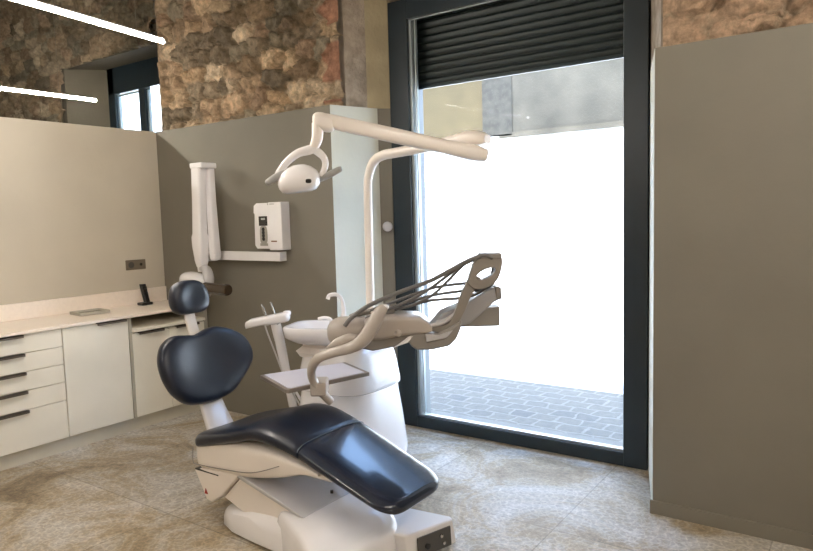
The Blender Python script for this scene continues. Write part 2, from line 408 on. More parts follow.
# upper part of the opening, left side: rough lime, then old yellow plaster
struct(MB().prism([(-3.09, 3.70, ZP), (-3.00, 3.83, ZP), (-3.00, 4.0, ZP), (-3.25, 4.0, ZP), (-3.25, 3.70, ZP)], (0, 0, 3.09-ZP)), 'trim_2', ROUGHPL)
struct(MB().prism([(-3.00, 3.83, ZP), (-2.895, 3.955, ZP), (-2.895, 4.0, ZP), (-3.01, 4.0, ZP)], (0, 0, 3.09-ZP)), 'trim_3', OLDPL)
struct(MB().box(-3.25, -.85, 3.70, 4.3, 3.075, 3.4), 'trim_4', ROUGHPL)
# right furring, its window side coloured paler as if daylit
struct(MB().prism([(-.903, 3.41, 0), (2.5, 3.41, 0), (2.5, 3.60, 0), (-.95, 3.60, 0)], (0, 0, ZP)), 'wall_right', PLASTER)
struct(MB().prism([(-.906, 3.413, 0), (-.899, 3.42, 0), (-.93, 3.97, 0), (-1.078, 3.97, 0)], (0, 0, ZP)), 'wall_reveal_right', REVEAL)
struct(MB().box(-.915, 2.5, 3.398, 3.41, 0, .07), 'baseboard_right', PLASTER, bevel=.002)
struct(MB().prism([(-.94, 3.66, ZP), (-.9, 3.66, ZP), (-.9, 4.0, ZP), (-1.085, 4.0, ZP)], (0, 0, 3.09-ZP)), 'trim_5', ROUGHPL)
# masonry of the street wall
struct(MB().box(-5.35, -2.835, 4.08, 4.3, 0, 5.8).box(-1.12, 3.0, 4.08, 4.3, 0, 5.8).box(-2.88, -1.12, 4.08, 4.3, 3.08, 5.8).box(-9.5, -6.78, 4.08, 4.3, 0, 5.8).box(-6.78, -5.35, 4.08, 4.3, 3.1, 5.8).box(-6.78, -5.35, 4.08, 4.3, 0, 1.2), 'wall_street', FACADE)
struct(MB().box(-5.20, -3.25, 3.72, 4.08, 0, ZC).box(-.9, 2.6, 3.72, 4.08, 0, ZC).box(-3.25, -.9, 3.75, 4.08, 3.4, ZC).box(-8.6, -6.80, 3.74, 4.08, 0, ZC), 'wall_core', OLDPL)
stone_wall('wall_stone_back', (-5.20, 3.70, 2.25), (1, 0, 0), (0, 0, 1), 2.11, 1.85, 11, cell=.185, depth=.062, brick=(1.97, .1, 1.4))
stone_wall('wall_stone_lintel', (-3.10, 3.70, 3.11), (1, 0, 0), (0, 0, 1), 2.2, 1.0, 12, cell=.18, depth=.05, step=.025)
stone_wall('wall_stone_right', (-.915, 3.60, 2.25), (1, 0, 0), (0, 0, 1), 2.2, 1.85, 23, cell=.24, depth=.06, warm_light=.75)  # warm lamplight on this wall put into the stone tint
stone_wall('wall_stone_next_room', (-8.5, 3.70, 1.2), (1, 0, 0), (0, 0, 1), 3.28, 2.9, 31, holes=[(1.72, 3.3, -1, 1.915)], cell=.16, depth=.05, step=.018, dark=.62)  # stone tint lowered, the darker room's shade put into the colour
# rest of the room, behind the camera
struct(MB().box(2.5, 2.6, -2.6, 4.1, 0, ZC), 'wall_side', PLASTER_L)
struct(MB().box(-8.6, 2.6, -2.6, -2.5, 0, ZC), 'wall_front', PLASTER_L)
struct(MB().box(-8.6, -8.5, -2.6, 4.1, 0, ZC), 'wall_next_room', PLASTER)
# glass above the left partition
struct(MB().box(PX-.145, PX-.135, -2.5, 3.66, ZP, ZC), 'window_3', GLASS)
# next room's deep window niche seen over the partition
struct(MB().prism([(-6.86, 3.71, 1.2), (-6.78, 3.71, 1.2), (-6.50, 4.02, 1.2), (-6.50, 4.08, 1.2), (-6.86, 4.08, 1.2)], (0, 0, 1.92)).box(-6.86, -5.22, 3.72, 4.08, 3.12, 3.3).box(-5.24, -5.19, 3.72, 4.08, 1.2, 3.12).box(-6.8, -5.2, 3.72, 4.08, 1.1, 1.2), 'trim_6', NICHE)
nf = struct(MB().box(-6.50, -6.39, 4.0, 4.07, 1.2, 3.12).box(-6.50, -5.22, 4.0, 4.07, 2.86, 3.12).box(-5.98, -5.88, 4.0, 4.07, 1.2, 2.86).box(-5.40, -5.2, 4.0, 4.07, 1.2, 2.86).box(-6.5, -5.2, 4.0, 4.07, 1.2, 2.25), 'window_2', FRAME, bevel=.004)  # includes an unseen solid lower panel, added to keep daylight off the niche
build(MB().box(-6.36, -6.34, 4.02, 4.05, 2.25, 2.84).box(-5.865, -5.845, 4.02, 4.05, 2.25, 2.84).box(-6.36, -5.98, 4.02, 4.05, 2.83, 2.85), 'inner_frame', BEAD, nf)
build(MB().box(-6.39, -5.98, 4.04, 4.046, 2.25, 2.86).box(-5.88, -5.40, 4.04, 4.046, 2.25, 2.86), 'pane', GLASS, nf)

# ------------------------------------------------------------------ shop window
FL, FR, FT = -2.895, -1.085, 3.055
IL, IR, IT, IB = -2.735, -1.225, 2.915, .085
wf = struct(MB().box(FL, IL, 3.96, 4.06, 0, FT).box(IR, FR, 3.96, 4.06, 0, FT).box(IL, IR, 3.96, 4.06, IT, FT).box(IL, IR, 3.96, 4.06, 0, IB), 'window_1', FRAME, bevel=.004)
build(MB().box(IL, IL+.02, 3.985, 4.035, IB, IT).box(IL+.032, IL+.042, 4.005, 4.03, IB, IT).box(IL, IR, 3.985, 4.03, IB, IB+.010).box(IR-.012, IR, 4.0, 4.03, IB, IT).box(IL, IR, 3.99, 4.0, IT-.006, IT), 'glazing_bead', BEAD, wf)
build(MB().box(IL+.01, IR-.005, 4.012, 4.018, IB+.005, IT), 'pane', GLASS, wf)
# roller shutter, part lowered, outside the pane
sh = thing('roller_shutter', (-2.0, 4.12, 2.45), 'dark roller shutter lowered over the top of the shop window', 'shutter')
mb = MB(); z = 2.472; prof = []
while z < 3.06:
    mb.loft([[V((x, 4.105, z+.003)), V((x, 4.098, z+.016)), V((x, 4.096, z+.034)), V((x, 4.104, z+.048)), V((x, 4.116, z+.048)), V((x, 4.116, z+.003))] for x in (-2.83, -1.13)])
    z += .05
mb.box(-2.825, -1.135, 4.112, 4.119, 2.474, 3.06)
build(mb, 'slat_curtain', SHUTTER, sh, sharp=25)
build(MB().box(-2.83, -1.13, 4.095, 4.12, 2.452, 2.474), 'bottom_rail', FRAME, sh, bevel=.003)

# small white door bumper on the reveal
tag(build(MB().lathe((-2.925, 3.925, 1.475), [(0, -.03), (.03, -.03), (.036, -.02), (.036, .035), (.03, .045), (0, .047)], axis=(.62, -.78, 0)), 'wall_bumper', PALEG, origin=(-2.925, 3.925, 1.475)), 'small round white bumper on the window reveal at eye height', 'wall bumper')

# ------------------------------------------------------------------ street
struct(MB().box(-3.2, -.7, 4.06, 4.40, -.1, -.005), 'trim_7', SILL, bevel=.008)
struct(MB().box(-16, 10, 4.3, 14, -.2, -.02), 'ground_street', STREET)
struct(MB().box(-16, 10, 4.40, 5.60, -.05, -.012), 'ground_pavement', COBBLE)
build_o = thing('facing_building', (-4, 8.4, 0), 'facade across the street with white roller door and beige stained render above', 'building')
G = 8.4
build(MB().box(-16, -8.2, G, G+.4, -.02, 5.1).box(-4.30, 9, G, G+.4, -.02, 2.57).box(-16, -4.45, G+.14, G+.5, -.02, 2.62), 'wall', OPPW, build_o)
mb = MB(); z = .1
while z < 2.58:
    mb.loft([[V((x, G+.10, z)), V((x, G+.078, z+.02)), V((x, G+.075, z+.06)), V((x, G+.098, z+.086)), V((x, G+.13, z+.086)), V((x, G+.13, z))] for x in (-8.1, -4.46)]); z += .09
build(mb, 'roller_door', SHUTW, build_o, sharp=20)
build(MB().box(-4.46, -4.30, G-.02, G+.2, -.02, 2.6), 'door_jamb', OPPW, build_o)
build(MB().box(-8.2, -4.55, G+.02, G+.4, 2.62, 5.1), 'beige_render_panel', OPPB, build_o)
build(MB().box(-4.55, -4.10, G-.01, G+.4, 2.60, 5.1), 'concrete_pier', OPPG, build_o)
build(MB().box(-4.10, 9, G, G+.4, 2.64, 5.1), 'speckled_render_panel', OPPS, build_o)
build(MB().box(-8.2, -4.1, G-.01, G+.2, 2.57, 2.62).box(-4.1, 9, G-.02, G+.2, 2.57, 2.64), 'lintel_band', OPPS, build_o)
build(MB().box(-16, 9, G-.68, G+.5, 5.0, 5.2), 'shade_eaves', OPPG, build_o)  # unseen overhang added to shade the upper wall
build(MB().box(-4.30, 9, G-.015, G+.01, -.02, 1.25), 'base_course', OPPW, build_o, bevel=.01)
# house number plaque 137
pl = build(MB().box(-4.04, -3.86, G-.02, G, 2.03, 2.15), 'number_plaque', SHUTW, build_o, bevel=.003)
fc = bpy.data.curves.new('number', 'FONT'); fc.body = '137'; fc.size = .10; fc.extrude = .002; fc.align_x = 'CENTER'; fc.align_y = 'CENTER'
fo = bpy.data.objects.new('number', fc); COL.objects.link(fo)
bpy.context.view_layer.update()
me = bpy.data.meshes.new_from_object(fo.evaluated_get(bpy.context.evaluated_depsgraph_get())); bpy.data.objects.remove(fo)
me.materials.clear(); me.materials.append(NUMB); fo = bpy.data.objects.new('house_number', me); COL.objects.link(fo)
fo.parent = pl; fo.rotation_euler = (R(90), 0, 0); fo.location = V((-3.95, G-.0225, 2.09))-wloc(pl)

# ------------------------------------------------------------------ LED lamps
def tube_lamp(a, b, label, drop=ZC):
    a, b = V(a), V(b); d = (b-a).normalized(); t = thing('linear_pendant_lamp', ((a+b)/2)[:], label, 'ceiling lamp', 'linear led pendants')
    s = d.cross(V((0, 0, 1)))
    build(MB().obox((a+b)/2+V((0, 0, .016)), d, s, (0, 0, 1), (b-a).length/2, .012, .004), 'profile', ALU, t)
    build(MB().tube([a, b], .0115, N=14, smooth=0), 'tube', LED, t)
    build(MB().tube([b, b+d*.012], .013, N=14, smooth=0), 'end_cap', ALU, t); build(MB().tube([a-d*.012, a], .013, N=14, smooth=0), 'end_cap', ALU, t)
    for q in (.12, .88):
        p = a.lerp(b, q); build(MB().tube([p+V((0, 0, .018)), V((p.x, p.y, drop))], .0012, N=6, smooth=0), 'wire', STEEL, t)
    return t
d1 = V((.16, -.987, 0))
e1 = V((-3.444, 2.486, 2.6))
tube_lamp(e1+d1*1.6, e1, 'glowing tube lamp hanging in front of the stone wall, upper and nearer one')
tube_lamp((-5.54, .7, 2.6), (-5.485, 3.257, 2.6), 'glowing tube lamp seen through the glass over the left partition, lower one')
tube_lamp((.4, .5, 2.6), (.4, 2.9, 2.6), 'added fill tube lamp above the right wall, out of view')  # out-of-view lamp added to brighten the room

tube_lamp((-2.4, -2.0, 2.6), (-2.4, .3, 2.6), 'added fill tube lamp over the middle of the room, behind the camera')  # unseen lamp added behind the camera as fill light
# ------------------------------------------------------------------ base cabinets
CX = -4.5
def handle_bar(mb, y0, y1, z): return mb.box(CX, CX+.026, y0, y1, z-.004, z+.002).box(CX+.022, CX+.026, y0, y1, z-.016, z+.002)
dc = thing('drawer_cabinet', (CX-.3, 1.8, 0), 'cream base cabinet with five drawers, left end of the worktop', 'cabinet')
build(MB().box(-5.05, CX-.022, 1.62, 2.318, .1, .855), 'body', LAMIN, dc)
for z0, z1 in ((.735, .853), (.612, .731), (.489, .608), (.362, .485), (.103, .358)):
    f = build(MB().box(CX-.02, CX, 1.55, 2.314, z0, z1), 'drawer', LAM, dc, bevel=.0015)
    build(handle_bar(MB(), 1.62, 2.06, z1-.001), 'handle', BRONZE, f)
d2c = thing('sink_base_cabinet', (CX-.3, 2.57, 0), 'cream base cabinet with one wide plain door, middle of the row', 'cabinet')
build(MB().box(-5.05, CX-.022, 2.322, 2.808, .1, .855), 'body', LAMIN, d2c)
f = build(MB().box(CX-.02, CX, 2.322, 2.806, .103, .853), 'door', LAM, d2c, bevel=.0015); build(handle_bar(MB(), 2.56, 2.785, .853), 'handle', BRONZE, f)
d3c = thing('corner_cabinet', (CX-.3, 3.15, 0), 'cream base cabinet with two doors under an open slot, by the corner', 'cabinet')
build(MB().box(-5.05, CX-.022, 2.812, 3.50, .1, .74).box(-5.05, CX-.001, 2.812, 2.834, .1, .857).box(-5.05, CX-.001, 3.485, 3.52, .1, .857).box(-5.05, -5.0, 2.81, 3.5, .74, .857), 'body', LAMIN, d3c)
build(MB().prism([(-4.98, 2.836, .752), (CX+.022, 2.836, .746), (CX+.022, 2.836, .768), (-4.98, 2.836, .780)], (0, .646, 0)), 'pull_out_shelf', LAM, d3c, bevel=.002)
for y0, y1, h0, h1 in ((2.836, 3.146, 2.88, 3.095), (3.15, 3.484, 3.204, 3.42)):
    f = build(MB().box(CX-.02, CX, y0, y1, .103, .735), 'door', LAM, d3c, bevel=.0015); build(handle_bar(MB(), h0, h1, .738), 'handle', BRONZE, f)
tag(build(MB().box(-5.05, CX-.035, 1.55, 3.52, 0, .1), 'cabinet_plinth', KICK, origin=(-4.8, 2.5, 0)), 'long pale plinth board under the row of cream cabinets', 'plinth')
tag(build(MB().box(-5.055, CX+.02, 1.4, 3.525, .858, .880).box(-5.056, -5.036, 1.4, 3.525, .88, 1.0), 'worktop', TOP, bevel=.003, origin=(-4.8, 2.5, .86)), 'pale stone worktop with low upstand along the left wall', 'worktop')

# worktop items
c = V((-4.84, 2.715, .881)); tr = thing('shallow_dish', c, 'shallow grey rectangular glass dish lying on the worktop', 'dish')
uu = V((.10, .995, 0)).normalized(); ww = V((-.995, .10, 0)).normalized()
mb = MB().obox(c+V((0, 0, .003)), uu, ww, (0, 0, 1), .102, .085, .003)
for sgn in (-1, 1):
    mb.obox(c+ww*sgn*.088+V((0, 0, .012)), uu, ww, (0, 0, 1), .110, .007, .011).obox(c+uu*sgn*.106+V((0, 0, .012)), uu, ww, (0, 0, 1), .007, .085, .011)
build(mb, 'rim', LAMIN, tr, bevel=.002)
build(MB().obox(c+V((0, 0, .008)), uu, ww, (0, 0, 1), .098, .080, .002), 'insert', CLEAR, tr)
ph = thing('cordless_phone', (-4.90, 3.22, .88), 'black cordless phone standing in its cradle on the worktop', 'phone')
build(MB().box(-4.945, -4.865, 3.175, 3.275, .881, .903), 'cradle', BLACK, ph, bevel=.008)
hs = build(MB().loft([sering((-4.905-.03*t, 3.242-.012*t, .90+.15*t), (.016, 0, 0), (0, .025-.002*abs(t-.5), 0), 4, 24) for t in (0, .1, .3, .5, .7, .9, 1)]), 'handset', BLACK, ph)
build(MB().obox((-4.908, 3.236, 1.01), (0, 1, 0), (.2, 0, -1), (1, 0, .2), .016, .02, .001), 'display', SCREEN, hs)
# wall socket plate
so = thing('wall_socket', (-5.056, 3.26, 1.205), 'bronze double plate with socket and switch on the left wall', 'wall socket')
build(MB().box(PX, PX+.008, 3.168, 3.350, 1.165, 1.247), 'plate', PLATE, so, bevel=.003)
build(MB().lathe((PX+.008, 3.215, 1.206), [(.0, .001), (.026, .001), (.026, .003), (.021, .003), (.020, -.004), (0, -.004)], axis=(1, 0, 0)), 'outlet', DARK, so)
build(MB().lathe((PX+.007, 3.305, 1.206), [(0, 0), (.012, 0), (.012, .004), (0, .004)], N=20, axis=(1, 0, 0)), 'port', HOLE, so)

# ------------------------------------------------------------------ x-ray unit on the back wall
xr = thing('xray_machine', (-4.3, 3.5, 1.28), 'white folded dental x-ray arm on a horizontal wall bracket', 'x-ray machine')
build(MB().box(-4.44, -3.565, 3.462, BY, 1.243, 1.312), 'wall_bracket', WHITE, xr, bevel=.004)
build(MB().box(-4.40, -4.28, 3.34, 3.50, 1.235, 1.315), 'bracket_hinge', WHITE, xr, bevel=.015)
def beam(pts, name, parent, m=WHITE, n=4.):  # (centre, half width x, half depth y)
    return build(MB().loft([sering(c, (a, 0, 0), (0, b, 0), n, 28) for c, a, b in pts]), name, m, parent)
XY = 3.33
beam([((-4.185, XY+.05, 1.25), .028, .03), ((-4.185, XY+.05, 1.28), .036, .035), ((-4.19, XY+.05, 1.40), .033, .035), ((-4.20, XY+.05, 1.70), .032, .03), ((-4.205, XY+.05, 1.95), .034, .03)], 'rear_arm', xr, n=5)
beam([((-4.262, XY-.02, 1.20), .034, .03), ((-4.262, XY-.02, 1.24), .042, .04), ((-4.268, XY-.02, 1.36), .058, .045), ((-4.268, XY-.02, 1.43), .060, .045), ((-4.266, XY-.02, 1.46), .052, .04), ((-4.252, XY-.02, 1.75), .050, .038), ((-4.242, XY-.02, 1.96), .052, .038)], 'front_arm', xr, n=5)
build(MB().box(-4.296, -4.155, XY-.062, XY+.085, 1.95, 1.992), 'arm_cap', WHITE, xr, bevel=.010)
beam([((-4.26, XY-.02, 1.165), .03, .028), ((-4.26, XY-.02, 1.21), .033, .03)], 'collar', xr)
build(MB().tube([(-4.26, XY-.02, 1.19), (-4.20, XY-.03, 1.18), (-4.165, XY-.04, 1.12), (-4.17, XY-.05, 1.05), (-4.19, XY-.05, .985)], [.026, .032, .034, .034, .028], N=16, flat=1.2), 'fork', PALEG, xr)
hd = build(MB().ell((-4.30, XY-.06, 1.07), (.15, 0, -.03), (0, .085, 0), (.015, 0, .085), 2.6), 'tube_head', WHITE, xr)
build(MB().lathe((-4.185, XY-.07, 1.045), [(0, -.02), (.045, -.02), (.048, 0), (.048, .035), (.044, .05), (.044, .26), (.038, .275), (0, .275)], axis=(1, 0, -.02)), 'collimator_cone', CONE, xr)
# control box with handset
xc = thing('xray_controller', (-3.71, 3.5, 1.5), 'white x-ray control box with display and keypad on the back wall', 'control box')
build(MB().box(-3.70, -3.545, 3.44, BY, 1.325, 1.675), 'case', WHITE, xc, bevel=.008)
hsb = build(MB().prism([(-3.885, 3.45, 1.36), (-3.86, 3.45, 1.335), (-3.705, 3.45, 1.335), (-3.705, 3.45, 1.672), (-3.85, 3.45, 1.672), (-3.882, 3.45, 1.655), (-3.888, 3.45, 1.60), (-3.876, 3.45, 1.59), (-3.880, 3.45, 1.52)], (0, .07, 0)), 'handset', WHITE, xc, bevel=.006)
build(MB().box(-3.822, -3.722, 3.446, 3.452, 1.505, 1.575), 'display', SCREEN, hsb, bevel=.002)
build(MB().box(-3.79, -3.745, 3.4445, 3.4465, 1.548, 1.562), 'display_text', PRINTG, hsb)
kp = build(MB().prism([(-3.77+.044*math.copysign(abs(math.cos(a))**.6, math.cos(a)), 3.446, 1.437+.067*math.copysign(abs(math.sin(a))**.6, math.sin(a))) for a in [2*math.pi*k/28 for k in range(28)]], (0, .006, 0)), 'keypad', KEYS, hsb)
for zz in (1.478, 1.455, 1.432, 1.409): build(MB().lathe((-3.77, 3.446, zz), [(0, 0), (.016, 0), (.014, .004), (0, .005)], N=16, axis=(0, -1, 0)), 'key', BLACK, hsb)
build(MB().box(-3.815, -3.725, 3.447, 3.451, 1.357, 1.376), 'keypad_label', KEYS, hsb)
build(MB().box(-3.672, -3.606, 3.438, 3.441, 1.386, 1.396), 'printed_logo', PRINT, xc)
build(MB().box(-3.70, -3.69, 3.438, 3.441, 1.655, 1.668).box(-3.675, -3.62, 3.438, 3.441, 1.658, 1.664), 'printed_mark', PRINTG, xc)
build(MB().tube([(-3.878, 3.47, 1.59), (-3.884, 3.465, 1.53), (-3.872, 3.46, 1.46), (-3.868, 3.46, 1.40)], .0025, N=6), 'cord', BLACK, xc)

for o_ in [xc]+[o2 for o2 in bpy.data.objects if o2.parent == xc]:
    if o_ is xc: o_.location.x, o_.scale.x = -3.71+.052, .88
# ------------------------------------------------------------------ dental chair
YC = 2.33
ch = thing('dental_chair', (-2.2, YC, 0), 'navy leatherette dental chair on a glossy white base, mid room', 'dental chair')
# cushions: profile rows x, ztop, half width, thickness
SP = [(-2.86, .452, .235, .075), (-2.78, .480, .25, .085), (-2.65, .515, .26, .085), (-2.52, .550, .262, .085), (-2.40, .584, .26, .085), (-2.28, .580, .253, .085), (-2.19, .560, .245, .082), (-2.10, .533, .24, .078),
      (-1.98, .486, .236, .070), (-1.84, .432, .232, .062), (-1.70, .380, .225, .058), (-1.58, .340, .215, .055), (-1.50, .330, .20, .052)]
def cushion_ring(x, s=1., dx=0., sw=1.):
    zt, w, t = interp(SP, x)
    zc = zt-t/2; out = []
    N = 56
    for i in range(N):
        a = 2*math.pi*(i+.5)/N; ca, sa = math.cos(a), math.sin(a)
        yy = math.copysign(abs(ca)**(2/5.5), ca)*(w-.5*t*(1-s))*sw if s < 1 else math.copysign(abs(ca)**(2/5.5), ca)*w*sw
        zz = math.copysign(abs(sa)**(2/2.6), sa)*t/2*s
        if sa > 0: zz += .006*(1-(yy/w)**2)-(.012*max(0, (-2.45-x)/.4))*math.cos(yy/w*math.pi)*.6
        out.append(V((x+dx, YC+yy, zc+zz)))
    return out
def cushion(x0, x1, r0, r1, plan0=0., plan1=0., steps=22):
    rings = []
    xs = [x0+(x1-x0)*i/steps for i in range(steps+1)]
    # denser near rounded ends
    extra = [x0+r0*(1-math.cos(a)) for a in (.0, .35, .7, 1.05, 1.35)] + [x1-r1*(1-math.cos(a)) for a in (.0, .35, .7, 1.05, 1.35)]
    if plan1: extra += [x1-plan1*(1-math.cos(a)) for a in (.2, .4, .6, .8, 1.0, 1.2, 1.4)]
    if plan0: extra += [x0+plan0*(1-math.cos(a)) for a in (.2, .4, .6, .8, 1.0, 1.2, 1.4)]
    xs = sorted(set(round(x, 5) for x in xs+extra))
    for x in xs:
        s = 1.; sw = 1.; w = interp(SP, x)[1]
        if x-x0 < r0: s = math.sqrt(max(.0, 1-((r0-(x-x0))/r0)**2))*.9+.1
        if x1-x < r1: s = min(s, math.sqrt(max(.0, 1-((r1-(x1-x))/r1)**2))*.9+.1)
        if plan1 and x1-x < plan1: sw = (w-plan1+math.sqrt(max(0, plan1**2-(plan1-(x1-x))**2)))/w
        if plan0 and x-x0 < plan0: sw = min(sw, (w-plan0+math.sqrt(max(0, plan0**2-(plan0-(x-x0))**2)))/w)
        rings.append(cushion_ring(x, s, 0, sw))
    return MB().loft(rings)
build(cushion(-2.87, -2.103, .035, .006, plan0=.07), 'seat_cushion', LEATHER, ch, sharp=60)
build(cushion(-2.099, -1.60, .006, .028, plan1=.10), 'leg_cushion', FILM, ch, sharp=60)
r0 = cushion_ring(-2.101)
build(MB().tube([p+V((0, 0, .0015)) for p in r0[2:27]], .0022, N=6, smooth=0), 'seam_piping', PIPING, ch)
# backrest and headrest pads
def pad(name, outline, C, tilt, t, dome, parent, m=LEATHER, k=5, yaw=0.):
    C = V(C); u = V((-math.sin(yaw), math.cos(yaw), 0)); b = V((-math.sin(tilt), 0, math.cos(tilt))); n = u.cross(b).normalized()
    if n.x < 0: n = -n
    o = catmull([V((p[0], p[1], 0)) for p in outline], k, closed=True)
    cx = sum(p.x for p in o)/len(o); cy = sum(p.y for p in o)/len(o); W = max(abs(p.x-cx) for p in o); H_ = max(abs(p.y-cy) for p in o)
    rings = []
    for s, d in ((.02, -t), (.5, -t), (.84, -t), (.93, -.92*t), (.975, -.72*t), (.998, -.45*t), (1.0, -.2*t), (.99, .05*t), (.965, .28*t), (.925, .42*t), (.86, .50*t), (.75, .50*t+dome*.18), (.6, .5*t+dome*.12), (.42, .5*t-dome*.05), (.25, .5*t-dome*.18), (.1, .5*t-dome*.22), (.01, .5*t-dome*.22)):
        mrow = []
        for p in o:
            a = math.atan2((p.y-cy)/.72, p.x-cx); q = 0 if s > .93 else min(1, (.93-s)/.5)
            ex, ey = W*.93*math.cos(a), W*.93*(H_/W)*math.sin(a)
            px, py = ((p.x-cx)*(1-q)+ex*q)*s, ((p.y-cy)*(1-q)+ey*q)*s
            mrow.append(C+u*(cx+px)+b*(cy+py)+n*(d+(.03*(px/W)**2 if W > .2 else 0)))
        rings.append(mrow)
    return build(MB().loft(rings), name, m, parent, sharp=70)
BO = [(-.045, .183), (-.099, .190), (-.185, .196), (-.258, .160), (-.296, .090), (-.298, .01), (-.280, -.055), (-.245, -.115), (-.18, -.168), (-.085, -.190), (.03, -.192), (.13, -.167), (.215, -.104), (.28, -.04), (.302, .02), (.285, .095), (.245, .145), (.18, .185), (.10, .210), (.04, .204), (0, .192)]
pad('backrest_cushion', BO, (-2.98, YC-.012, .76), R(15), .055, .03, ch)
HO = [(-.095, .075), (-.118, .015), (-.112, -.045), (-.075, -.080), (0, -.084), (.075, -.08), (.113, -.045), (.118, .015), (.095, .07), (.05, .098), (0, .104), (-.05, .1)]
pad('headrest_cushion', HO, (-3.115, YC, 1.125), R(8), .05, .02, ch)
# supports
build(MB().loft([sering(c, (0, w, 0), ax, 4, 28) for c, w, ax in (((-2.86, YC-.015, .38), .085, (.022, 0, 0)), ((-2.90, YC-.015, .44), .085, (.022, 0, .003)), ((-2.955, YC-.01, .52), .075, (.02, 0, .006)), ((-3.02, YC, .62), .07, (.016, 0, .006)), ((-3.09, YC, .76), .08, (.012, 0, .004)), ((-3.13, YC, .90), .05, (.01, 0, .003)))]), 'backrest_support', WHITE, ch)
build(MB().loft([sering(c, (0, .034, 0), (.008, 0, .002), 5, 20) for c in ((-3.085, YC, .90), (-3.115, YC, .97), (-3.15, YC, 1.08), (-3.165, YC, 1.13))]), 'headrest_bar', WHITEW, ch)
build(MB().lathe((-3.165, YC-.05, 1.09), [(0, 0), (.028, .0), (.03, .01), (.03, .09), (.028, .10), (0, .10)], axis=(0, 1, 0)), 'headrest_joint', STEEL, ch)
# seat shell
SS = [(-2.865, .425, .285, .225), (-2.80, .440, .276, .235), (-2.65, .470, .285, .242), (-2.50, .485, .292, .243), (-2.36, .488, .315, .24), (-2.22, .475, .35, .235), (-2.10, .45, .388, .228), (-2.0, .425, .405, .22)]
rings = []
for i in range(29):
    x = -2.865+.865*i/28; zt, zb, w = interp(SS, x); s = 1. if i > 1 else (.9, .97)[i]
    rings.append(sering((x, YC, (zt+zb)/2), (0, w*s, 0), (0, 0, (zt-zb)/2*s), 5.5, 44))
build(MB().loft(rings), 'seat_shell', WHITEW, ch, sharp=50)
build(MB().tube([(-2.835, YC-.246, .40), (-2.84, YC-.246, .325), (-2.80, YC-.2465, .318), (-2.6, YC-.248, .332), (-2.4, YC-.246, .355), (-2.22, YC-.24, .42)], .0025, N=6), 'shell_groove', GREYW, ch)
build(MB().box(-2.58, -1.95, YC-.16, YC+.16, .36, .44), 'leg_support', WHITE, ch, bevel=.02)
build(MB().obox((-1.86, YC, .375), (.95, 0, -.32), (0, 1, 0), (.32, 0, .95), .24, .15, .012), 'leg_frame', PALEG, ch, bevel=.01)
build(MB().lathe((-1.905, YC-.235, .374), [(0, 0), (.007, 0), (.007, .012), (0, .013)], N=12, axis=(0, 0, -1)), 'bumper', BLACK, ch)
# pivot bracket at rear, with small warning mark
bk = build(MB().prism([(-2.852, YC-.235, .283), (-2.765, YC-.235, .135), (-2.725, YC-.235, .130), (-2.645, YC-.235, .178), (-2.52, YC-.235, .305), (-2.545, YC-.235, .318)], (0, .42, 0)), 'pivot_bracket', WHITEW, ch, bevel=.01)
build(MB().prism([(-2.775, YC-.2365, .168), (-2.748, YC-.2365, .168), (-2.764, YC-.2365, .198)], (0, .002, 0)), 'warning_mark', RED, bk)
build(MB().box(-2.84, -2.66, YC-.236, YC+.15, .281, .287), 'bracket_gap', BLACK, bk)
# lift arm
build(MB().prism([(-2.655, YC-.215, .165), (-2.52, YC-.215, .300), (-2.095, YC-.215, .180), (-2.02, YC-.215, .06), (-2.335, YC-.215, .06)], (0, .42, 0)), 'lift_arm', WHITEW, ch, bevel=.012)
build(MB().prism([(-2.530, YC-.235, .303), (-2.50, YC-.235, .318), (-2.085, YC-.235, .208), (-2.078, YC-.235, .190)], (0, .46, 0)), 'lift_arm_cover', PALEG, ch, bevel=.005)
# base
rings = []
for x, w, h in ((-2.735, .12, .055), (-2.72, .17, .08), (-2.68, .21, .10), (-2.58, .245, .125), (-2.45, .26, .15), (-2.3, .27, .16), (-2.1, .275, .16), (-1.85, .272, .14), (-1.74, .255, .12)):
    rings.append([V((x, YC+.01+w*a, z)) for a, z in ((-1, .012), (-1, h*.55), (-.95, h*.8), (-.85, h*.95), (-.7, h), (-.3, h*1.02), (.3, h*1.02), (.7, h), (.85, h*.95), (.95, h*.8), (1, h*.55), (1, .012))])
bs = build(MB().loft(rings), 'base', WHITE, ch, bevel=.006)
build(MB().prism([(x, YC+.01+y, 0) for x, y in ((-2.70, -.12), (-2.62, -.20), (-1.78, -.25), (-1.76, .24), (-2.62, .20), (-2.70, .12))], (0, 0, .014)), 'foot_gasket', BLACK, bs)
pl_ = [(-2.27, 2.14), (-2.22, 2.08), (-2.02, 1.975), (-1.86, 1.885), (-1.80, 1.88), (-1.74, 1.95), (-1.725, 2.05), (-1.725, 2.25), (-1.75, 2.36), (-1.84, 2.44), (-2.10, 2.52), (-2.27, 2.50)]
pl_ = [V((p.x, p.y, 0)) for p in catmull([V((*q, 0)) for q in pl_], 3, closed=True)]
pc = sum(pl_, V())/len(pl_)
rings = []
for sc_, zz in ((.985, .012), (1., .03), (1., .09), (.985, .145), (.965, .172), (.93, .190), (.87, .199), (.7, .203), (.3, .205)):
    rings.append([V((pc.x+(p.x-pc.x)*sc_, pc.y+(p.y-pc.y)*sc_, zz-(.06*max(0, p.x+1.95)/.4*(zz > .1)*(zz/.2)))) for p in pl_])
build(MB().loft(rings), 'base_cover', WHITE, ch, sharp=60)
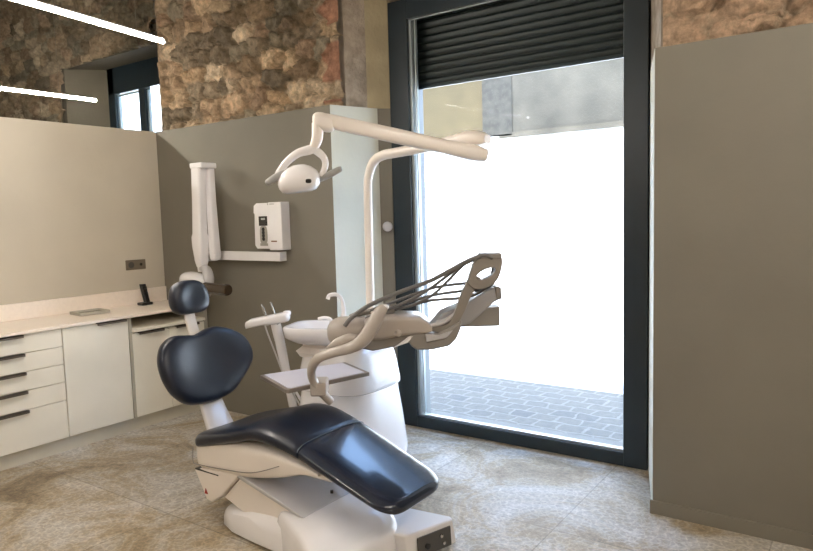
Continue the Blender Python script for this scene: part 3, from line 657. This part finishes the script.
# outlet box at the far front corner
build(MB().prism([(-1.90, 2.57, .012), (-1.60, 2.605, .012), (-1.575, 2.585, .012), (-1.665, 2.33, .012), (-1.90, 2.30, .012)], (-.012, -.012, .122)), 'outlet_box', WHITE, ch, bevel=.012)
ou, on_ = V((.31, .95, 0)).normalized(), V((.95, -.31, .06)).normalized(); oc = V((-1.618, 2.458, .064))
pn = build(MB().obox(oc, ou, on_, ou.cross(on_), .098, .004, .046), 'outlet_panel', DARK, ch, bevel=.004)
for yy, zz, rr in ((.035, .018, .009), (-.045, -.005, .014), (.05, -.02, .008)):
    build(MB().lathe(oc+ou*yy+V((0, 0, zz))+on_*.004, [(0, 0), (rr, 0), (rr, .008), (rr*.6, .010), (0, .010)], N=16, axis=on_), 'connector', STEEL if rr < .012 else BLACK, pn)

# ------------------------------------------------------------------ dental unit cabinet with spittoon
un = thing('dental_unit', (-2.7, 3.15, 0), 'white dental unit cabinet with spittoon bowl behind the chair', 'dental unit')
UC = (-2.71, 3.19)
rings = [sering((UC[0], UC[1], z), (a, 0, 0), (0, b, 0), 3.4, 48) for z, a, b in ((.02, .28, .295), (.05, .303, .315), (.10, .305, .317), (.30, .282, .298), (.44, .262, .28), (.52, .25, .268))]
build(MB().loft(rings), 'cabinet_body', WHITE, un)
rings = [sering((UC[0], UC[1], z), (a, 0, 0), (0, b, 0), 3.4, 48) for z, a, b in ((.500, .262, .278), (.506, .272, .288), (.53, .272, .288), (.63, .258, .272), (.70, .245, .258), (.735, .235, .246), (.757, .215, .225), (.768, .16, .18), (.771, .05, .06))]
build(MB().loft(rings), 'cabinet_lid', WHITE, un, sharp=50)
# neck and spittoon
build(MB().loft([sering((-2.82, 3.05, z), (a, 0, 0), (0, a*.8, 0), 3, 30) for z, a in ((.70, .13), (.73, .15), (.76, .11), (.80, .10), (.83, .12))]), 'spittoon_neck', WHITEW, un)
SC = V((-2.75, 3.03, 0)); SU = V((.93, .36, 0)); SV = V((-.36, .93, 0))
rings = [sering(SC+V((0, 0, z)), SU*a, SV*b, 4.2, 44) for z, a, b in ((.785, .13, .08), (.80, .18, .12), (.825, .222, .158), (.838, .236, .17), (.893, .245, .178), (.90, .24, .174), (.90, .215, .15), (.892, .19, .13), (.865, .15, .10), (.855, .06, .04))]
sp = build(MB().loft(rings), 'spittoon_bowl', WHITE, un, sharp=60)
build(MB().lathe((-2.80, 3.02, .856), [(0, 0), (.02, 0), (.02, .004), (0, .005)], N=20), 'drain', STEEL, sp)
fb = V((-2.645, 3.07, 0))
build(MB().tube([fb+V((.0, 0, .76)), fb+V((0, 0, .90)), fb+V((.008, 0, .98)), fb+V((0, -.005, 1.055)), fb+V((-.025, -.02, 1.085)), fb+V((-.065, -.04, 1.083)), fb+V((-.078, -.045, 1.06))], [.022, .02, .015, .012, .012, .012, .013], N=14), 'faucet', WHITE, un)
build(MB().tube([fb+V((-.10, -.0, .89)), fb+V((-.10, 0, .925)), fb+V((-.13, -.02, .937)), fb+V((-.17, -.035, .93))], .011, N=12), 'cup_filler', WHITE, un)

# ------------------------------------------------------------------ operating lamp
ol = thing('operating_lamp', (-2.50, 3.22, .76), 'white dental operating lamp on a tall bent post with jointed arm', 'lamp')
build(MB().tube([(-2.55, 3.22, .767), (-2.55, 3.22, 1.0), (-2.545, 3.22, 1.4), (-2.54, 3.22, 1.72), (-2.53, 3.22, 1.80), (-2.49, 3.22, 1.875), (-2.42, 3.22, 1.91), (-2.30, 3.22, 1.92), (-2.1, 3.22, 1.935), (-1.95, 3.22, 1.945)], [.034, .026, .026, .026, .026, .028, .029, .029, .030, .032], N=18), 'post', WHITEW, ol)
kx, ky = -1.80, 3.2
build(MB().loft([sering((x, 3.22, z), (0, b, 0), (0, 0, a), 3., 28) for x, z, a, b in ((-2.0, 1.945, .030, .032), (-1.92, 1.95, .036, .04), (-1.84, 1.957, .042, .052), (-1.78, 1.957, .041, .055), (-1.74, 1.95, .034, .052), (-1.715, 1.945, .022, .04))]), 'upper_knuckle', WHITEW, ol)
A0 = V((-1.765, 3.19, 1.868)); A1 = V((-2.36, 2.625, 2.055)); dd = (A1-A0).normalized(); hh = V((0, 0, 1)); hh = (hh-dd*hh.dot(dd)).normalized(); sd = dd.cross(hh)
build(MB().loft([sering(A0+dd*s, hh*a, sd*b, 3., 28) for s, a, b in ((-.055, .022, .03), (-.045, .034, .045), (0, .042, .055), (.05, .044, .055), (.12, .040, .045), (.2, .036, .036))]), 'lower_knuckle', WHITEW, ol)
build(MB().tube([(-1.78, 3.205, 1.85), (-1.78, 3.205, 1.97)], .02, N=16, smooth=0), 'knuckle_pin', STEEL, ol)
ln = (A1-A0).length
build(MB().loft([sering(A0+dd*s, hh*a, sd*b, 4., 28) for s, a, b in ((.1, .034, .036), (.2, .037, .036), (.45, .038, .034), (ln-.06, .036, .032), (ln-.02, .034, .032))]), 'spring_arm', WHITEW, ol)
# lamp frame: s along U, t up, d towards the viewer side
LU, LN, L0 = V((.8, .6, 0)), V((.6, -.8, 0)), V((-2.45, 2.55, 1.8))
def LP(s, t, d=0.): return L0+LU*s+V((0, 0, t))+LN*d
build(MB().ell(A1+dd*-.012+V((0, 0, -.012)), dd*.060, sd*.042, V((0, 0, .048)), 2.6), 'elbow', WHITEW, ol)
build(MB().tube([LP(.098, .236), LP(.097, .20), LP(.093, .16), LP(.080, .125), LP(.070, .10)], [.030, .030, .029, .026, .022], N=18), 'swivel', WHITEW, ol)
build(MB().tube([LP(.085, .112), LP(.045, .10), LP(-.01, .085), LP(-.065, .045), LP(-.105, -.005), LP(-.125, -.04)], [.024, .025, .022, .020, .020, .018], N=16), 'yoke', WHITE, ol)
build(MB().tube([LP(.065, .11), LP(.10, .085), LP(.125, .055), LP(.128, .015), LP(.105, -.035)], [.022, .021, .018, .017, .014], N=16), 'yoke_branch', WHITE, ol)
hx = (LU*.97+V((0, 0, .10))).normalized(); hz = hx.cross(LN).normalized()
hd = build(MB().loft([sering(LP(-.008, -.045)+hz*0+V((0, 0, z)), hx*a, LN*b, 2.6, 40) for z, a, b in ((-.070, .03, .03), (-.069, .065, .06), (-.062, .088, .078), (-.042, .104, .09), (-.02, .110, .095), (.008, .108, .092), (.035, .092, .08), (.056, .066, .058), (.070, .033, .03), (.073, .006, .006))]), 'lamp_head', WHITE, ol, sharp=70)
build(MB().ell(LP(.048, -.062, .082), LU*.016, LN*.012, V((0, 0, .011)), 3.), 'sensor', BLACK, hd)
build(MB().tube([LP(-.175, -.068, .03), LP(-.165, -.062, .03), LP(-.12, -.035, .03), LP(-.075, -.016, .03), LP(-.065, -.012, .03)], [.006, .018, .020, .017, .006], N=16), 'handle', LGREY, ol)
build(MB().tube([LP(.215, .004, 0), LP(.205, 0, 0), LP(.16, -.022, 0), LP(.105, -.048, 0), LP(.09, -.054, 0)], [.006, .015, .018, .015, .006], N=16), 'handle', LGREY, ol)

# ------------------------------------------------------------------ instrument table with whip arms
T0 = V((-1.75, 2.8, 1.1))
def TP(s, t, d=0.): return T0+LU*s+V((0, 0, t))+LN*d
it = thing('instrument_table', (-2.0, 2.7, .95), 'ivory and grey instrument table with whip hoses before the shop window', 'instrument table')
def tprism(mb, pts, d0, d1): return mb.prism([TP(s, t, d0) for s, t in pts], LN*(d1-d0))
rings = []
for s, t, a, b in ((-.40, -.10, .045, .08), (-.385, -.095, .056, .10), (-.32, -.088, .062, .11), (-.22, -.078, .052, .115), (-.13, -.078, .046, .115), (-.09, -.090, .032, .11), (-.070, -.100, .012, .10)):
    rings.append(sering(TP(s, t), V((0, 0, a)), LN*b, 5.5, 40))
build(MB().loft(rings), 'table_body', IVORY, it, sharp=45)
build(MB().ell(TP(-.465, -.112, .0), LU*.118, LN*.11, V((0, 0, .072)), 2.8, N=36, M=18), 'arm_hub', IVORY, it)
build(tprism(MB(), [(-.40, -.12), (-.15, -.11), (-.085, -.125), (-.10, -.142), (-.235, -.180), (-.36, -.200), (-.42, -.185)], -.06, .085), 'underside_housing', GREYW, it, bevel=.012)
build(MB().prism([TP(-.26, -.185, .06), TP(-.175, -.125, .06), TP(-.155, -.128, .06), TP(-.19, -.160, .06)], LN*.04), 'underside_grip', WHITE, it, bevel=.004)
build(MB().tube([TP(-.57, -.185, .10), TP(-.525, -.150, .12), TP(-.47, -.128, .125), TP(-.42, -.132, .12)], [.020, .026, .026, .018], N=14), 'pull_handle', IVORY, it)
build(MB().ell(TP(-.235, -.11, .115), LU*.016, LN*.015, V((0, 0, .018)), 2.2), 'side_knob', IVORY, it)
build(tprism(MB(), [(-.192, -.105), (-.178, -.176), (-.146, -.200), (-.066, -.200), (.014, -.185), (.048, -.15), (.07, -.10), (.075, -.062), (.02, -.095), (-.05, -.125), (-.12, -.11)], -.11, .10), 'whip_cradle', GREYW, it, bevel=.012)
build(tprism(MB(), [(-.105, -.120), (-.035, -.128), (.03, -.105), (.0, -.142), (-.10, -.160)], .09, .112), 'cradle_panel', PALEG, it, bevel=.004)
build(tprism(MB(), [(-.075, -.105), (-.01, -.035), (.08, .0), (.235, .083), (.274, .086), (.278, .03), (.245, .012), (.126, -.088), (.05, -.112)], -.14, .03), 'instrument_shelf', SHELF, it, bevel=.012)
build(tprism(MB(), [(.248, .092), (.278, .088), (.282, .03), (.255, .022)], -.15, .04), 'shelf_end', GREYW, it, bevel=.008)
build(tprism(MB(), [(.04, -.110), (.088, -.03), (.277, -.012), (.276, -.111)], -.10, .0), 'rear_housing', GREYW, it, bevel=.004)
# blade that carries the whips: broad strip ending in an eyelet
cl = catmull([V((p, q, 0)) for p, q in ((-.07, -.098), (-.02, -.104), (.03, -.085), (.068, -.02), (.10, .055), (.135, .12), (.150, .15))], 6)
Lf, Rt = [], []
for i, p in enumerate(cl):
    d = (cl[min(i+1, len(cl)-1)]-cl[max(i-1, 0)]).normalized(); q = V((-d.y, d.x, 0)); wd = .013+.016*i/len(cl); Lf.append(p+q*wd); Rt.append(p-q*wd)
bl = build(MB().prism([TP(p.x, p.y, .03) for p in Lf+Rt[::-1]], LN*.045), 'whip_blade', BLADE, it, bevel=.005)
eo = catmull([V((p, q, 0)) for p, q in ((.112, .115), (.128, .175), (.150, .225), (.205, .245), (.262, .248), (.279, .225), (.272, .175), (.252, .128), (.212, .098), (.155, .085))], 5, closed=True)
ec = V((.198, .160, 0)); ei = []
for p in eo:
    aa = math.atan2(p.y-ec.y, p.x-ec.x); ei.append(ec+V((.046*math.cos(aa)+.006*math.sin(aa), .024*math.sin(aa)+.014*math.cos(aa), 0)))
mb = MB(); rr_ = [[TP(p.x, p.y, dn) for p in lp] for lp, dn in ((eo, .025), (eo, .085), (ei, .085), (ei, .025))]
mb.loft(rr_, closed=True)
build(mb, 'whip_eyelet', BLADE, it, bevel=.005)
for k in range(5):
    s0 = -.055+.0*k; dz = -.012+.0*k; dn = .05-.038*k
    h = build(MB().tube([TP(-.075+.028*k, -.085+.008*k, .075-.035*k), TP(-.02+.026*k, -.075+.010*k, .07-.035*k), TP(.03+.022*k, -.045+.012*k, .06-.035*k), TP(.07+.022*k, -.01+.014*k, .05-.035*k)], [.010, .011, .010, .006], N=12), 'handpiece', PALEG, it)
HS = [[(.231, .236), (.182, .250), (.092, .217), (-.068, .137), (-.218, .087), (-.368, .027), (-.455, -.03), (-.49, -.07)],
      [(.202, .240), (.132, .233), (.032, .167), (-.094, .081), (-.219, .021), (-.30, -.01), (-.39, -.045)],
      [(.182, .236), (.102, .205), (.021, .128), (-.06, .056), (-.15, .012), (-.24, -.01), (-.35, -.04)],
      [(.255, .225), (.265, .17), (.254, .111), (.199, .072), (.079, .066), (-.07, .046), (-.22, .006), (-.37, -.04)],
      [(.262, .232), (.268, .19), (.25, .131), (.179, .063), (.089, .036), (-.071, .026), (-.22, -.009), (-.375, -.045)],
      [(.245, .232), (.256, .20), (.23, .121), (.13, .104), (-.019, .089), (-.144, .053), (-.269, .012), (-.40, -.035)]]
for k, hs_ in enumerate(HS):
    dd0 = (.085, .06, .03, -.01, .01, -.04)[k]; dd1 = (.10, .05, .0, -.05, -.02, -.09)[k]; n = len(hs_)-1
    build(MB().tube([TP(a, b, dd0+(dd1-dd0)*i/n) for i, (a, b) in enumerate(hs_)], (.0105 if k == 0 else .0075), N=10), 'whip_hose', HOSE, it)
build(MB().obox(TP(.225, .246, .03), LU, LN, (0, 0, 1), .05, .06, .012), 'hose_clip', GREYW, it, bevel=.005)
build(MB().tube([TP(-.36, -.035, .04), TP(-.31, -.025, .03), TP(-.25, -.012, .02)], [.018, .02, .014], N=12), 'syringe', GREYW, it)
build(MB().tube([TP(-.47, -.045, -.02), TP(-.42, -.028, -.02), TP(-.37, -.02, -.03)], [.013, .015, .013], N=12), 'turbine', GREYW, it)
build(MB().tube([(-2.60, 3.12, .80), (-2.45, 3.05, .84), (-2.28, 2.9, .90), TP(-.42, -.13, -.07)], [.05, .045, .045, .05], N=16), 'swing_arm', WHITEW, it)

# ------------------------------------------------------------------ instrument tray on a curved arm
ty = thing('instrument_tray', (-2.4, 2.56, .72), 'flat tray with pale mat on a curved ivory arm over the chair', 'tray')
TZ = .722
tc_ = [V((-2.675, 2.413, TZ)), V((-2.335, 2.262, TZ)), V((-2.316, 2.268, TZ)), V((-2.194, 2.745, TZ)), V((-2.474, 2.874, TZ))]
ctr = sum(tc_, V())/5
build(MB().prism([p-V((0, 0, .016)) for p in tc_], (0, 0, .020)), 'tray_rim', TRAYRIM, ty, bevel=.003)
build(MB().prism([ctr+(p-ctr)*.91+V((0, 0, .004)) for p in tc_], (0, 0, .003)), 'tray_mat', MATTE, ty)
A2 = V((-2.4, 2.75, .8))
def AP(s, t, d=0.): return A2+LU*s+V((0, 0, t))+LN*d
build(MB().tube([TP(-0.577, -0.461, 0.02), TP(-0.636, -0.383, 0.04), TP(-0.661, -0.317, 0.06), TP(-0.649, -0.254, 0.10), TP(-0.611, -0.210, 0.13), TP(-0.537, -0.184, 0.15), TP(-0.455, -0.161, 0.16), TP(-0.397, -0.122, 0.17), TP(-0.352, -0.057, 0.17), TP(-0.318, 0.003, 0.17), TP(-0.298, 0.025, 0.16)], [.026, .029, .029, .029, .027, .026, .030, .038, .040, .034, .024], N=20, flat=.75, up=(.6, -.8, 0)), 'curved_arm', IVORY, ty)
build(MB().ell(TP(-0.298, 0.025, 0.16), LU*.024, LN*.022, V((0, 0, .013)), 2.6), 'arm_end_cap', WHITE, ty)
build(MB().obox(V((-2.255, 2.42, .715)), LU, LN, (0, 0, 1), .040, .07, .034), 'tray_clamp', IVORY, ty, bevel=.01)
# ------------------------------------------------------------------ suction stand
S0 = V((-3.05, 2.95, .8))
def QP(s, t, d=0.): return S0+LU*s+V((0, 0, t))+LN*d
su = thing('suction_stand', (-3.05, 2.95, .3), 'white suction holder post with two nozzles left of the spittoon', 'suction stand')
build(MB().tube([QP(-.035, .10), QP(-.028, .06), QP(-.012, -.04), QP(.006, -.16), QP(.022, -.26), QP(.036, -.35), QP(.048, -.43), QP(.06, -.50)], [.028, .030, .031, .029, .027, .027, .027, .027], N=18), 'post', WHITE, su)
build(MB().tube([QP(.06, -.50), (-2.98, 3.02, .265), (-2.955, 3.06, .265)], .027, N=14), 'wall_arm', WHITE, su)
build(MB().loft([sering(QP(s, t, 0), V((0, 0, a)), LN*b, 3.4, 28) for s, t, a, b in ((-.226, .093, .008, .02), (-.22, .095, .022, .035), (-.19, .105, .028, .045), (-.12, .118, .028, .05), (-.04, .128, .032, .052), (.03, .138, .032, .048), (.048, .14, .026, .04), (.054, .142, .012, .02))]), 'holder_head', WHITE, su, sharp=60)
build(MB().ell(QP(.035, .162), LU*.025, LN*.03, V((0, 0, .016)), 3), 'holder_cap', WHITE, su)
for a, b, c, d in ((-.117, .225, -.09, .14), (-.061, .237, -.03, .145)):
    build(MB().tube([QP(a, b, .02), QP(c, d, .02), QP(c+.008, d-.05, .02)], [.0055, .008, .008], N=10, smooth=0), 'nozzle', STEEL, su)
for k, pth in enumerate(([(-.10, .10), (-.08, .03), (-.04, -.09), (.012, -.25), (.055, -.34), (.10, -.43), (.12, -.50)], [(-.06, .10), (-.045, .02), (-.02, -.09), (.02, -.23), (.065, -.33), (.11, -.42), (.13, -.5)])):
    build(MB().tube([QP(s, t, .035-.03*k) for s, t in pth], (.005, .009)[k], N=10), 'suction_hose', (PALEG, WHITE)[k], su)

# ------------------------------------------------------------------ light
w = bpy.data.worlds.new('sky'); scene.world = w; w.use_nodes = True; nt = w.node_tree
bg = nt.nodes['Background']; sky = nd(nt, 'ShaderNodeTexSky'); sky.sky_type = 'NISHITA'; sky.sun_disc = False
sky.sun_elevation = R(58); sky.sun_rotation = R(200); sky.air_density = 1.2; sky.dust_density = 1.
nt.links.new(sky.outputs[0], bg.inputs[0]); bg.inputs[1].default_value = .62
sun = bpy.data.lights.new('sun', 'SUN'); sun.energy = 2.0; sun.angle = R(.6); sun.color = (1, .95, .88)
so_ = bpy.data.objects.new('sun', sun); COL.objects.link(so_)
el, az = R(58), R(63)     # az off the facade normal, coming over our own roof
sdir = V((math.sin(az)*math.cos(el), math.cos(az)*math.cos(el), -math.sin(el)))
so_.rotation_euler = sdir.to_track_quat('-Z', 'Y').to_euler()

vs = scene.view_settings
vs.view_transform = 'Standard'; vs.look = 'None'; vs.gamma = 1; vs.use_curve_mapping = False; vs.exposure = 2.75
scene.cycles.use_denoising = True; scene.cycles.max_bounces = 10; scene.cycles.diffuse_bounces = 6; scene.cycles.transparent_max_bounces = 12
scene.cycles.sample_clamp_indirect = 6.; scene.cycles.caustics_reflective = False; scene.cycles.caustics_refractive = False
